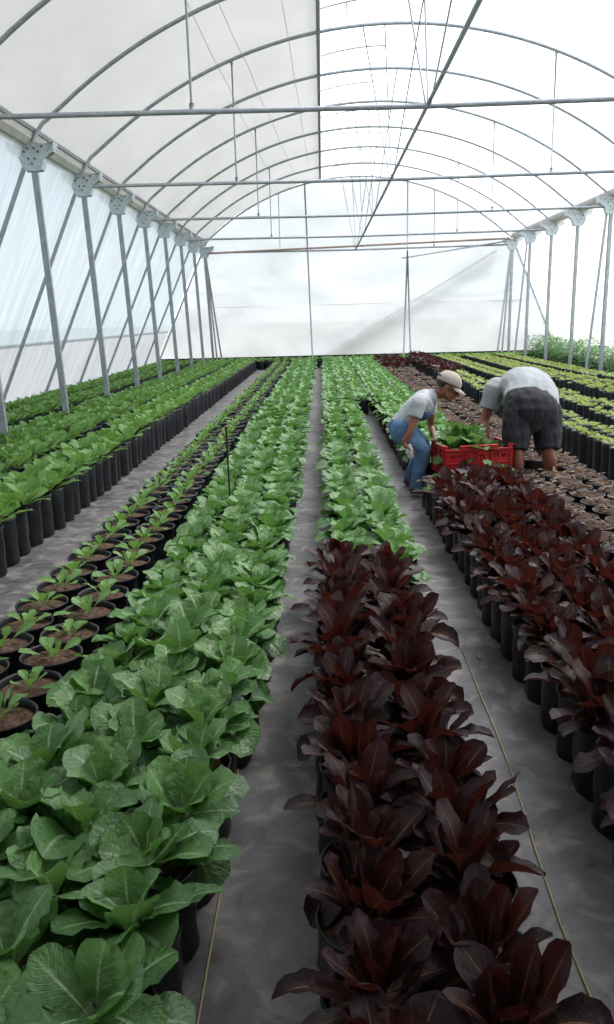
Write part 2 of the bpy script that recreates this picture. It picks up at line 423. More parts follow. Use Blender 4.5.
# end-wall poles
for x0, x1, nm in ((-.45, -.32, 'single thin pole on the back wall left of the middle'),):
    bm = bmesh.new(); tube(bm, [(x0, YB - .05, arch_z(x0)), (x1, YB - .08, 0)], .025, 8); single('wall_pole', bm, M['steel'], nm, 'pole')
root = empty('wall_pole', (2.68, YB - .08, 0)); tag(root, 'pair of thin poles spreading down the back wall right of the middle', 'pole')
bm = bmesh.new(); tube(bm, [(0, 0, arch_z(2.68)), (0, 0, EZ - .3)], .02, 8); link('upper_pole', bm_mesh(bm, 'p'), root, M['steel'])
for dx in (-.12, .12):
    bm = bmesh.new(); tube(bm, [(0, 0, EZ - .3), (dx, 0, 0)], .025, 8); link('lower_pole', bm_mesh(bm, 'p'), root, M['steel'])
bm = bmesh.new(); tube(bm, [(XL + .1, YB - .06, EZ - .22), (XC, YB - .06, EZ - .12), (XR - .1, YB - .06, EZ - .02)], .03, 8)
single('wall_rail', bm, M['rust'], 'brownish horizontal rail along the top of the back wall film', 'rail')
bm = bmesh.new(); tube(bm, [(2.5, YB - .06, EZ - .52), (XR - .2, YB - .06, EZ - .1)], .022, 8)
single('wall_rail', bm, M['steel'], 'thin sloping tube near the top right of the back wall', 'rail')
bm = bmesh.new(); beam(bm, (-.5, YB + .30, -.02), (5.5, YB + .30, 3.4), .20, .06)
single('outside_brace', bm, M['steel'], 'diagonal brace seen dimly behind the back wall film', 'brace', smooth=False)
# thin wires below the left roof
for i, (x0, x1) in enumerate(((-1.55, -1.2), (-1.35, -.6), (-.5, -.25))):
    bm = bmesh.new(); pts = []
    for q in range(13):
        t = q / 12; y = 5.2 + t * (YB - 5.2 - i); x = x0 + (x1 - x0) * t
        pts.append((x, y, arch_z(x) - .05 - .1 * math.sin(math.pi * ((t * 5) % 1))))
    tube(bm, pts, .004, 5)
    single('roof_wire', bm, M['steel'], ['thin slack wire under the grey roof film, leftmost of three', 'thin slack wire under the grey roof film, middle of three', 'thin slack wire under the grey roof film, nearest the bright vent'][i], 'wire', 'roof wires')

# ------------------------------------------------------------------ people
def limb(bm, pts, radii, side=(1, 0, 0), seg=16, cap0=True, cap1=True):
    """smooth tapered tube with elliptical sections; radii = r or (r_side, r_other)"""
    pts = [Vector(p) for p in pts]; n = len(pts); rr = [(r, r) if not isinstance(r, tuple) else r for r in radii]
    P, Q = [], []
    for i in range(n - 1):                                  # catmull-rom resample
        p0, p1, p2, p3 = pts[max(i - 1, 0)], pts[i], pts[i + 1], pts[min(i + 2, n - 1)]
        for k in range(5):
            t = k / 5
            P.append(.5 * ((2 * p1) + (p2 - p0) * t + (2 * p0 - 5 * p1 + 4 * p2 - p3) * t * t + (3 * p1 - p0 - 3 * p2 + p3) * t ** 3))
            e = t * t * (3 - 2 * t); Q.append((rr[i][0] * (1 - e) + rr[i + 1][0] * e, rr[i][1] * (1 - e) + rr[i + 1][1] * e))
    P.append(pts[-1]); Q.append(rr[-1]); side = Vector(side); rings = []
    def ring(p, t, q):
        x = side - t * side.dot(t)
        if x.length < .05: x = Vector((0, 1, 0)) - t * t.y
        x.normalize(); y = t.cross(x)
        return [bm.verts.new(p + x * math.cos(2 * math.pi * k / seg) * q[0] + y * math.sin(2 * math.pi * k / seg) * q[1]) for k in range(seg)]
    T = [(P[min(i + 1, len(P) - 1)] - P[max(i - 1, 0)]).normalized() for i in range(len(P))]
    if cap0:
        for a in (80, 55, 28): a = R(a); rings.append(ring(P[0] - T[0] * min(Q[0]) * math.sin(a), T[0], (Q[0][0] * math.cos(a), Q[0][1] * math.cos(a))))
    for p, t, q in zip(P, T, Q): rings.append(ring(p, t, q))
    if cap1:
        for a in (28, 55, 80): a = R(a); rings.append(ring(P[-1] + T[-1] * min(Q[-1]) * math.sin(a), T[-1], (Q[-1][0] * math.cos(a), Q[-1][1] * math.cos(a))))
    for a, b in zip(rings, rings[1:]):
        for k in range(seg): bm.faces.new((a[k], a[(k + 1) % seg], b[(k + 1) % seg], b[k]))
    bm.faces.new(rings[0][::-1]); bm.faces.new(rings[-1])
def ball(bm, c, r, rot=None, sub=3):
    mt = Matrix.Translation(Vector(c)) @ (rot.to_4x4() if rot is not None else Matrix()) @ Matrix.Diagonal((*r, 1))
    bmesh.ops.create_icosphere(bm, subdivisions=sub, radius=1, matrix=mt)
def solid(name, bm, voxel, parent, mat, smooth=4, fac=.5, wrinkle=0, wscale=12):
    bmesh.ops.recalc_face_normals(bm, faces=bm.faces)
    me = bpy.data.meshes.new('t'); bm.to_mesh(me); bm.free()
    o = bpy.data.objects.new('t', me); COL.objects.link(o)
    md = o.modifiers.new('r', 'REMESH'); md.mode = 'VOXEL'; md.voxel_size = voxel
    sm = o.modifiers.new('s', 'SMOOTH'); sm.factor = fac; sm.iterations = smooth
    dg = bpy.context.evaluated_depsgraph_get(); res = bpy.data.meshes.new_from_object(o.evaluated_get(dg))
    bpy.data.objects.remove(o)
    if wrinkle:
        nrm_ = [v_.normal.copy() for v_ in res.vertices]; new_ = []
        for v_, vn in zip(res.vertices, nrm_):
            c_ = v_.co; k = mnoise.noise(Vector((c_.x * wscale, c_.y * wscale, c_.z * wscale * .6))); k2 = mnoise.noise(c_ * wscale * 2.3 + Vector((5, 1, 2)))
            new_.extend(c_ + vn * wrinkle * ((1 - abs(k) * 2.2) * .6 + k2 * .4))
        res.vertices.foreach_set('co', new_)
    res.polygons.foreach_set('use_smooth', [True] * len(res.polygons))
    return link(name, res, parent, mat)
def hand(bm, wrist, d, nrm, thumb_side, sc=1., curl=.6):
    """wrist point, pointing direction, palm normal (fingers curl to it), thumb side +1/-1"""
    d = Vector(d).normalized(); nrm = Vector(nrm); nrm = (nrm - d * nrm.dot(d)).normalized(); sd = d.cross(nrm) * thumb_side
    w = Vector(wrist)
    limb(bm, [w - d * .03 * sc, w + d * .02 * sc, w + d * .055 * sc, w + d * .085 * sc], [(.024 * sc, .019 * sc), (.032 * sc, .016 * sc), (.040 * sc, .014 * sc), (.038 * sc, .012 * sc)], side=sd)
    for i, ln in enumerate((.070, .080, .074, .058)):
        off = (.030 - .0205 * i) * sc; p = w + d * (.085 - .004 * abs(i - 1)) * sc + sd * off; pts = [p - d * .02 * sc, p]; a = curl * .45
        for sgl in (.42, .33, .25):
            dd = (d * math.cos(a) + nrm * math.sin(a) + sd * (.10 - .07 * i)).normalized(); p = p + dd * ln * sgl * sc; pts.append(p); a += curl * .75
        limb(bm, pts, [.0095 * sc, .0095 * sc, .0088 * sc, .008 * sc, .007 * sc], side=sd, seg=10)
    p = w + d * .018 * sc + sd * .026 * sc; pts = [w + d * .01 * sc + sd * .012 * sc, p]; 
    for sgl, a in ((.034, .75), (.028, .5), (.022, .3)):
        dd = (d * math.cos(a) + sd * math.sin(a) + nrm * .45).normalized(); p = p + dd * sgl * sc; pts.append(p)
    limb(bm, pts, [.014 * sc, .0135 * sc, .0115 * sc, .0100 * sc, .008 * sc], side=nrm, seg=10)
def head(bm, c, f, up, s):
    """c centre, f face direction, s = half head height"""
    f = Vector(f).normalized(); up = Vector(up); up = (up - f * up.dot(f)).normalized(); r = f.cross(up)
    Rm = Matrix((r, f, up)).transposed(); c = Vector(c)
    P = lambda x, y, z: c + Rm @ Vector((x * s, y * s, z * s))
    ball(bm, P(0, -.10, .22), (.66 * s, .82 * s, .76 * s), Rm)            # skull
    ball(bm, P(0, .18, -.25), (.50 * s, .55 * s, .62 * s), Rm)            # face
    ball(bm, P(0, .42, -.70), (.30 * s, .26 * s, .24 * s), Rm, 2)         # chin
    for sx in (-1, 1):
        limb(bm, [P(sx * .50, -.10, -.28), P(sx * .42, .10, -.55), P(sx * .18, .42, -.72)], [.14 * s, .15 * s, .14 * s], side=up, seg=10)   # jaw
        ball(bm, P(sx * .33, .50, -.12), (.17 * s, .14 * s, .14 * s), Rm, 2)                                                               # cheek
        limb(bm, [P(sx * .10, .70, .14), P(sx * .40, .58, .15)], [.07 * s, .06 * s], side=up, seg=8)                                       # brow
        ball(bm, P(sx * .68, -.12, -.06), (.06 * s, .15 * s, .23 * s), Rm, 2)                                                              # ear
    limb(bm, [P(0, .70, .08), P(0, .84, -.12), P(0, .92, -.26)], [.07 * s, .08 * s, .10 * s], side=r, seg=10)                              # nose
    for sx in (-1, 1): ball(bm, P(sx * .09, .80, -.28), (.08 * s, .08 * s, .07 * s), Rm, 2)
    limb(bm, [P(-.18, .66, -.46), P(0, .76, -.45), P(.18, .66, -.46)], [.035 * s, .05 * s, .035 * s], side=up, seg=8)                      # lips
    limb(bm, [P(-.16, .64, -.54), P(0, .73, -.54), P(.16, .64, -.54)], [.035 * s, .05 * s, .035 * s], side=up, seg=8)
    return P, Rm
def shoe(name, heel, toe, w, h, parent, mat, sole_mat):
    heel = Vector(heel); toe = Vector(toe); d = (toe - heel); Ln = d.length; d.normalize(); s_ = d.cross(Vector((0, 0, 1)))
    bm = bmesh.new()
    limb(bm, [heel + d * .03 + Vector((0, 0, h * .62)), heel + d * Ln * .35 + Vector((0, 0, h * .58)), heel + d * Ln * .7 + Vector((0, 0, h * .42)), toe - d * .03 + Vector((0, 0, h * .34))],
         [(w * .75, h * .5), (w * .85, h * .5), (w, h * .36), (w * .8, h * .28)], side=s_)
    limb(bm, [heel + d * .04 + Vector((0, 0, h * .5)), heel + d * .045 + Vector((0, 0, h * 1.25))], [w * .8, w * .72], side=s_)
    o = solid(name, bm, .007, parent, mat, 3)
    bm = bmesh.new()
    limb(bm, [heel + d * .03 + Vector((0, 0, .012)), heel + d * Ln * .35 + Vector((0, 0, .012)), heel + d * Ln * .72 + Vector((0, 0, .012)), toe - d * .025 + Vector((0, 0, .014))],
         [(w * .85, .012), (w * .82, .012), (w * 1.08, .012), (w * .85, .012)], side=s_)
    link('sole', bm_mesh(bm, 'sole'), o, sole_mat)
    bm = bmesh.new()
    for k in range(4):
        c_ = heel + d * (Ln * .42 + k * .022) + Vector((0, 0, h * (1.08 - k * .09))); tube(bm, [c_ - s_ * w * .4, c_ + Vector((0, 0, .006)), c_ + s_ * w * .4], .004, 6)
    link('laces', bm_mesh(bm, 'laces'), o, sole_mat)

def cloth_mat(name, c1, c2, scale=6, rough=.9, dist=0):
    return simple_mat(name, c1, rough=rough, var=c2, scale=scale, bump=.3, spec=.15)
SKIN = simple_mat('brown_skin', (.22, .078, .045), rough=.5, var=(.27, .10, .06), scale=8, bump=.05)
JEANS = cloth_mat('blue_jeans', (.075, .155, .29), (.16, .27, .42), 7)
TEE = cloth_mat('light_grey_tee', (.38, .40, .44), (.50, .52, .55), 9)
WHITE = cloth_mat('white_tee', (.31, .33, .355), (.38, .40, .42), 5)
CAPM = cloth_mat('beige_cap', (.38, .34, .30), (.44, .40, .355), 9)
DARKC = simple_mat('dark_sneaker', (.05, .055, .07), rough=.7, var=(.10, .11, .13), scale=25)
REDC = simple_mat('red_sneaker', (.35, .02, .04), rough=.6, var=(.25, .015, .03), scale=15)
SOLE = simple_mat('pale_sole', (.45, .43, .42), rough=.7)
BLUEP = simple_mat('blue_print', (.035, .07, .16), rough=.85, var=(.06, .11, .22), scale=25)
HAIR = simple_mat('black_hair', (.012, .010, .009), rough=.5, var=(.03, .022, .018), scale=90, bump=.4)
EYEW = simple_mat('eye_white', (.6, .58, .55), rough=.3); EYED = simple_mat('eye_dark', (.02, .012, .01), rough=.2)
# tartan-like shorts
mS, nt, out = new_mat('plaid_shorts')
g = N(nt, 'ShaderNodeTexCoord'); sp_ = N(nt, 'ShaderNodeSeparateXYZ'); L(nt, g.outputs['Object'], sp_.inputs[0])
def stripes(x, per, w0, ph=0):
    fr = math_n(nt, 'FRACT', math_n(nt, 'MULTIPLY_ADD', x, 1 / per, ph)); return maprange(nt, math_n(nt, 'ABSOLUTE', math_n(nt, 'SUBTRACT', fr, .5)), w0, w0 + .06, 1, 0)
diag = math_n(nt, 'ADD', sp_.outputs[0], math_n(nt, 'MULTIPLY', sp_.outputs[1], .5))
a1 = stripes(diag, .10, .20); a2 = stripes(sp_.outputs[2], .10, .20); a3 = stripes(diag, .05, .05, .2); a4 = stripes(sp_.outputs[2], .05, .05, .2)
cc = mixc(nt, math_n(nt, 'MULTIPLY', a1, .45), (.008, .008, .012), (.040, .040, .050)); cc = mixc(nt, math_n(nt, 'MULTIPLY', a2, .4), cc, (.032, .032, .041))
cc = mixc(nt, math_n(nt, 'MULTIPLY', a3, .25), cc, (.075, .075, .092)); cc = mixc(nt, math_n(nt, 'MULTIPLY', a4, .2), cc, (.01, .01, .012))
p_ = N(nt, 'ShaderNodeBsdfPrincipled', i_Roughness=.9); L(nt, cc, p_.inputs['Base Color']); L(nt, p_.outputs[0], out.inputs[0])

def eyes(P, Rm, s, parent):
    for sx in (-1, 1):
        bm = bmesh.new(); ball(bm, P(sx * .24, .60, .0), (.10 * s, .07 * s, .06 * s), Rm, 2); e = link('eye', bm_mesh(bm, 'eye'), parent, EYEW)
        bm = bmesh.new(); ball(bm, P(sx * .24, .655, .0), (.045 * s, .03 * s, .05 * s), Rm, 2); link('pupil', bm_mesh(bm, 'pupil'), e, EYED)

# ---- the boy in the cap
root = empty('person', (0, 0, 0))
tag(root, 'boy in beige cap, grey t-shirt and jeans leaning over the red crate', 'person')
pel = at(401, 427, 6.80); wai = at(408, 417, 6.80); che = at(421, 404, 6.80); shc = at(427, 399, 6.80); nek = at(434, 395, 6.80)
sN = at(419, 403, 6.66); sF = at(430, 400, 6.95)
eN = at(410, 432, 6.60); wN = at(404.5, 443, 6.60); eF = at(431, 426, 6.98); wF = at(434.5, 441, 6.84)
hpN = at(402, 430, 6.72); kN = at(422, 452, 6.68); aN = at(416.5, 489, 6.70); hpF = at(403, 428, 6.88); kF = at(423, 446, 6.96); aF = at(410, 479, 7.12)
hd = at(448, 387, 6.78); hs = .118
FW = Vector((.88, -.12, -.42)); UPV = Vector((.40, 0, .9))
bm = bmesh.new()
limb(bm, [pel, wai, che, shc], [(.10, .085), (.085, .075), (.105, .08), (.095, .07)], side=(0, 1, 0))
limb(bm, [shc, nek, hd - UPV * .05], [.055, .045, .045])
limb(bm, [sN, sF], [.045, .045])
limb(bm, [sN, sN.lerp(eN, .5), eN, eN.lerp(wN, .35), wN], [.040, .036, .029, .030, .021])
limb(bm, [sF, sF.lerp(eF, .5), eF, eF.lerp(wF, .35), wF], [.040, .036, .029, .030, .021])
for h_, k_, a_ in ((hpN, kN, aN), (hpF, kF, aF)):
    limb(bm, [h_, h_.lerp(k_, .5), k_, k_.lerp(a_, .35), a_], [.075, .066, .050, .047, .030])
    limb(bm, [Vector((a_.x, a_.y, max(a_.z, .05))), Vector((a_.x + .03, a_.y, .035)), Vector((a_.x + .11, a_.y, .028))], [.03, .028, .022])
hand(bm, wN, (at(409, 452, 6.60) - wN), (.9, -.1, -.2), 1, .85, .9)
hand(bm, wF, (at(436.5, 446, 6.80) - wF) + Vector((.02, 0, 0)), (.6, -.5, -.5), -1, .85, .8)
P, Rm = head(bm, hd, FW, UPV, hs)
body = solid('body', bm, .006, root, SKIN, 3)
eyes(P, Rm, hs, root)
# hair at the nape
bm = bmesh.new(); ball(bm, P(0, -.22, .22), (.70 * hs, .76 * hs, .62 * hs), Rm)
solid('hair', bm, .006, root, HAIR, 1)
# cap
bm = bmesh.new(); ball(bm, P(0, -.08, .34), (.78 * hs, .93 * hs, .78 * hs), Rm, 4)
cut = [v_ for v_ in bm.verts if (Rm.transposed() @ (v_.co - Vector(hd))).z < .22 * hs]
bmesh.ops.delete(bm, geom=cut, context='VERTS')
ca = link('cap', bm_mesh(bm, 'cap'), root, CAPM); md = ca.modifiers.new('s', 'SOLIDIFY'); md.thickness = .004
bm = bmesh.new(); rows = []
for j in range(7):
    t = j / 6; row = []
    for i in range(13):
        a = R(-62 + 124 * i / 12); rx = .76; ry = .86 + .62 * t * max(math.cos(a), 0) ** .6
        row.append(bm.verts.new(P(rx * math.sin(a) * (1 - .05 * t), ry * math.cos(a) - .08, .24 - .20 * t - .12 * math.sin(a) ** 2)))
    rows.append(row)
for a, b in zip(rows, rows[1:]):
    for i in range(12): bm.faces.new((a[i], a[i + 1], b[i + 1], b[i]))
br = link('brim', bm_mesh(bm, 'brim'), ca, CAPM); md = br.modifiers.new('s', 'SOLIDIFY'); md.thickness = .004
bm = bmesh.new(); ball(bm, P(0, -.08, 1.13), (.07 * hs, .07 * hs, .04 * hs), Rm, 2); link('button', bm_mesh(bm, 'b'), ca, CAPM)
bm = bmesh.new()
tube(bm, [P(.60 * math.sin(R(a)), -.08 - .97 * math.cos(R(a)) * .98, .36 + .22 * math.cos(R(a))) for a in range(-50, 51, 10)], .010, 6); link('strap', bm_mesh(bm, 'b'), ca, DARKC)
# t-shirt
bm = bmesh.new()
hem = pel.lerp(wai, .15)
limb(bm, [hem, wai, che, shc, shc.lerp(nek, .55)], [(.122, .105), (.112, .098), (.135, .104), (.13, .092), (.068, .066)], side=(0, 1, 0), cap0=False)
for s_, e_ in ((sN, eN), (sF, eF)):
    limb(bm, [shc.lerp(s_, .6), s_, s_.lerp(e_, .28), s_.lerp(e_, .50)], [.07, .064, .060, .058], cap1=False)
limb(bm, [sN.lerp(sF, .05), sN.lerp(sF, .5) + Vector((0, 0, .012)), sN.lerp(sF, .95)], [.066, .074, .066])
ball(bm, shc.lerp(nek, .35), (.07, .085, .06))
sh = solid('t_shirt', bm, .006, root, TEE, 2, wrinkle=.005, wscale=14)
bm = bmesh.new()       # dark blue print on the chest
fr = (che - wai).normalized(); fwd = Vector((fr.z, 0, -fr.x))
ball(bm, che.lerp(wai, .35) + fwd * .058 + Vector((0, -.022, 0)), (.078, .100, .062), None, 3); pr = solid('chest_print', bm, .006, sh, BLUEP, 2)
pr['label'] = 'dark blue printed front of the shirt'
# jeans
bm = bmesh.new()
limb(bm, [hem.lerp(wai, .1), pel, pel + Vector((.0, 0, -.06))], [(.104, .090), (.118, .108), (.10, .09)], side=(0, 1, 0))
for h_, k_, a_ in ((hpN, kN, aN), (hpF, kF, aF)):
    lo = Vector((a_.x, a_.y, max(a_.z - .02, .06)))
    limb(bm, [h_, h_.lerp(k_, .5), k_, k_.lerp(lo, .5), lo], [.094, .082, .066, .060, .060], cap1=False)
solid('jeans', bm, .006, root, JEANS, 2, wrinkle=.006, wscale=13)
shoe('sneaker', (aN.x - .06, aN.y, 0), (aN.x + .15, aN.y - .02, 0), .040, .075, root, DARKC, SOLE)
shoe('sneaker', (aF.x - .06, aF.y, 0), (aF.x + .13, aF.y + .02, 0), .038, .075, root, REDC, SOLE)
# white cloth in his hand
bm = bmesh.new(); c_ = at(409.5, 451, 6.575); limb(bm, [c_ + Vector((0, 0, .05)), c_, c_ + Vector((.008, 0, -.045))], [.012, .028, .022])
rg_ = solid('cloth_rag', bm, .005, None, simple_mat('white_rag', (.55, .55, .53), rough=.9), 1, wrinkle=.006, wscale=60); tag(rg_, 'small crumpled white cloth held in the boy\'s hand at his knee', 'cloth')

FEET = []
# ---- the bending man
root = empty('person', (0, 0, 0))
tag(root, 'man seen from behind bending down, white t-shirt and dark plaid shorts', 'person')
pel = at(531, 409, 6.72); lum = at(531, 392, 6.92); tho = at(523, 385, 7.12); shc = at(513, 393, 7.30); nek = at(514, 404, 7.40); hd = at(516, 418, 7.46)
sL = at(495, 388, 7.14); eL = at(484.5, 421, 7.12); wL = at(487, 437, 7.02); sR = at(532, 396, 7.40); eR = at(530, 420, 7.40); wR = at(527, 436, 7.26)
hL = at(517, 418, 6.70); hR = at(547, 417, 6.76); kL_ = at(516, 450, 6.62); kR_ = at(548, 450, 6.66); aL = at(517, 490, 6.66); aR = at(552, 489, 6.72)
FEET += [aL, aR]
bm = bmesh.new()
sdv = Vector((.95, .30, 0))
limb(bm, [pel, lum, tho, shc], [(.17, .14), (.16, .12), (.17, .12), (.15, .10)], side=sdv)
limb(bm, [shc, nek, hd + Vector((0, 0, .04))], [.065, .058, .055])
limb(bm, [sL, sR], [.06, .06])
for s_, e_, w_ in ((sL, eL, wL), (sR, eR, wR)):
    limb(bm, [s_, s_.lerp(e_, .5), e_, e_.lerp(w_, .35), w_], [.055, .050, .041, .042, .029])
for h_, k_, a_ in ((hL, kL_, aL), (hR, kR_, aR)):
    limb(bm, [h_, h_.lerp(k_, .5), k_, k_.lerp(a_, .3) + Vector((0, -.015, 0)), k_.lerp(a_, .7), a_], [.10, .088, .056, .060, .045, .036])
    limb(bm, [Vector((a_.x, a_.y, .06)), Vector((a_.x - .02, a_.y + .06, .04)), Vector((a_.x - .05, a_.y + .16, .03))], [.038, .036, .028])
hand(bm, wL, (at(489, 446, 6.98) - wL), (.5, -.5, 0), 1, 1.0, .8)
hand(bm, wR, (at(524, 445, 7.2) - wR), (-.5, -.4, 0), -1, 1.0, .8)
P, Rm = head(bm, hd, (-.35, -.25, -.9), (-.2, .9, -.3), .122)
solid('body', bm, .0065, root, SKIN, 3)
eyes(P, Rm, .122, root)
bm = bmesh.new(); ball(bm, P(0, -.22, .30), (.71 * .122, .80 * .122, .76 * .122), Rm); solid('hair', bm, .007, root, HAIR, 1)
bm = bmesh.new()
hem = pel.lerp(lum, .30)
limb(bm, [hem, lum, tho, shc, shc.lerp(nek, .5)], [(.235, .165), (.225, .165), (.215, .160), (.175, .125), (.09, .08)], side=sdv, cap0=False)
for s_, e_ in ((sL, eL), (sR, eR)):
    limb(bm, [shc.lerp(s_, .4), s_, s_.lerp(e_, .35), s_.lerp(e_, .62)], [.10, .088, .080, .078], cap1=False)
solid('t_shirt', bm, .007, root, WHITE, 3, wrinkle=.009, wscale=7)
bm = bmesh.new()
limb(bm, [pel.lerp(lum, .45), pel, pel + Vector((0, 0, -.08))], [(.215, .155), (.222, .175), (.19, .14)], side=sdv)
for h_, k_ in ((hL, kL_), (hR, kR_)):
    limb(bm, [h_ + Vector((0, 0, .03)), h_.lerp(k_, .5), k_ + Vector((0, 0, .0))], [.125, .118, .098], cap1=False)
solid('shorts', bm, .007, root, mS, 2, wrinkle=.008, wscale=9)
for a_ in (aL, aR): shoe('shoe', (a_.x + .015, a_.y - .07, 0), (a_.x - .05, a_.y + .20, 0), .046, .085, root, DARKC, SOLE)

# ------------------------------------------------------------------ plants (array meshes)
class Arr:
    def __init__(s): s.v, s.f, s.uv, s.r, s.m = [], [], [], [], []; s.n = 0
    def grid(s, P, UV, rnd, mi):
        """P: (a,b,3)"""
        a, b = P.shape[:2]
        s.v.append(P.reshape(-1, 3)); i = np.arange(a * b).reshape(a, b) + s.n
        q = np.stack([i[:-1, :-1], i[1:, :-1], i[1:, 1:], i[:-1, 1:]], -1).reshape(-1, 4)
        s.f.append(q); s.uv.append(UV.reshape(-1, 2)); s.r.append(np.full(a * b, rnd)); s.m.append(np.full(len(q), mi)); s.n += a * b
    def pack(s):
        return dict(v=np.concatenate(s.v), f=np.concatenate(s.f), uv=np.concatenate(s.uv), r=np.concatenate(s.r), m=np.concatenate(s.m))
def arrays_to_mesh(name, d, mats):
    me = bpy.data.meshes.new(name)
    nv, nf = len(d['v']), len(d['f'])
    me.vertices.add(nv); me.vertices.foreach_set('co', d['v'].astype(np.float32).ravel())
    me.loops.add(nf * 4); me.loops.foreach_set('vertex_index', d['f'].astype(np.int32).ravel())
    me.polygons.add(nf); me.polygons.foreach_set('loop_start', np.arange(0, nf * 4, 4, dtype=np.int32))
    me.polygons.foreach_set('material_index', d['m'].astype(np.int32))
    me.polygons.foreach_set('use_smooth', np.ones(nf, dtype=bool))
    uvl = me.uv_layers.new(name='UVMap'); uvl.data.foreach_set('uv', d['uv'][d['f'].ravel()].astype(np.float32).ravel())
    a = me.attributes.new('rnd', 'FLOAT', 'POINT'); a.data.foreach_set('value', d['r'].astype(np.float32))
    for m_ in mats: me.materials.append(m_)
    me.update(calc_edges=True); me.validate(); return me
def merge(parts):
    """parts: list of (dict, scale, rz, loc)"""
    V, Fc, UV, RR, MM = [], [], [], [], []; n = 0
    for d, sc, rz, loc, tilt, dr in parts:
        c, s = math.cos(rz), math.sin(rz); v_ = d['v'] * sc
        x = v_[:, 0] * c - v_[:, 1] * s + loc[0] + v_[:, 2] * tilt[0]
        y = v_[:, 0] * s + v_[:, 1] * c + loc[1] + v_[:, 2] * tilt[1]
        V.append(np.stack([x, y, v_[:, 2] + loc[2]], -1)); Fc.append(d['f'] + n); n += len(v_)
        UV.append(d['uv']); RR.append(np.clip(d['r'] + dr, 0, 1)); MM.append(d['m'])
    return dict(v=np.concatenate(V), f=np.concatenate(Fc), uv=np.concatenate(UV), r=np.concatenate(RR), m=np.concatenate(MM))

def leaf(A, rg, phi, length, width, e0, e1, cup=.25, ruf=.006, nl=12, nw=8, wp=.62, base=(0, 0, 0), r0=.01, twist=0., stem=.18, mi=0, tipr=.55, rnd=None):
    t = np.linspace(0, 1, nl + 1); el = e0 + (e1 - e0) * t ** 1.3
    ds = length / nl
    rr = np.concatenate([[0], np.cumsum(np.cos((el[1:] + el[:-1]) / 2) * ds)]) + r0
    zz = np.concatenate([[0], np.cumsum(np.sin((el[1:] + el[:-1]) / 2) * ds)])
    # width profile: narrow stalk, broad rounded blade
    tb = np.clip((t - stem * .4) / (1 - stem * .4), 0, 1)
    prof = np.sin(np.pi * np.clip(tb, 0, 1) ** wp * .5 + 0) ** 1.3 * np.sqrt(np.clip(1 - np.clip((tb - tipr) / (1 - tipr), 0, 1) ** 2.4, 0, 1))
    prof = np.maximum(prof, .09 * (t < .9)); prof[-1] = .12
    s = np.linspace(-1, 1, nw + 1)
    S, Tt = np.meshgrid(s, t); Wd = width / 2 * prof[:, None]
    # ruffle
    ph = rg.uniform(0, 6.28, 4)
    ruff = ruf * np.abs(S) ** 1.5 * (np.sin(Tt * 21 + ph[0] + S * 1.5) + .7 * np.sin(Tt * 37 + ph[1] - S * 2)) * np.minimum(1, prof[:, None] * 1.5)
    puck = ruf * .45 * np.sin(Tt * 26 + ph[2]) * np.sin(S * 7 + ph[3]) * (np.abs(S) > .12)
    up = cup * Wd * (np.abs(S) ** 1.6) + ruff + puck
    lat = S * Wd * (1 - .12 * cup * np.abs(S))
    sw = twist * Tt
    nx, nz = -np.sin(el)[:, None], np.cos(el)[:, None]
    X = rr[:, None] + nx * up; Z = zz[:, None] + nz * up + np.sin(sw) * lat; Y = np.cos(sw) * lat
    Y = Y + rg.uniform(-.15, .15) * length * Tt ** 2
    c, sn = math.cos(phi), math.sin(phi)
    P = np.stack([X * c - Y * sn + base[0], X * sn + Y * c + base[1], Z + base[2]], -1)
    UV = np.stack([(S + 1) / 2, Tt], -1)
    A.grid(P, UV, rg.uniform(0, 1) if rnd is None else rnd, mi)

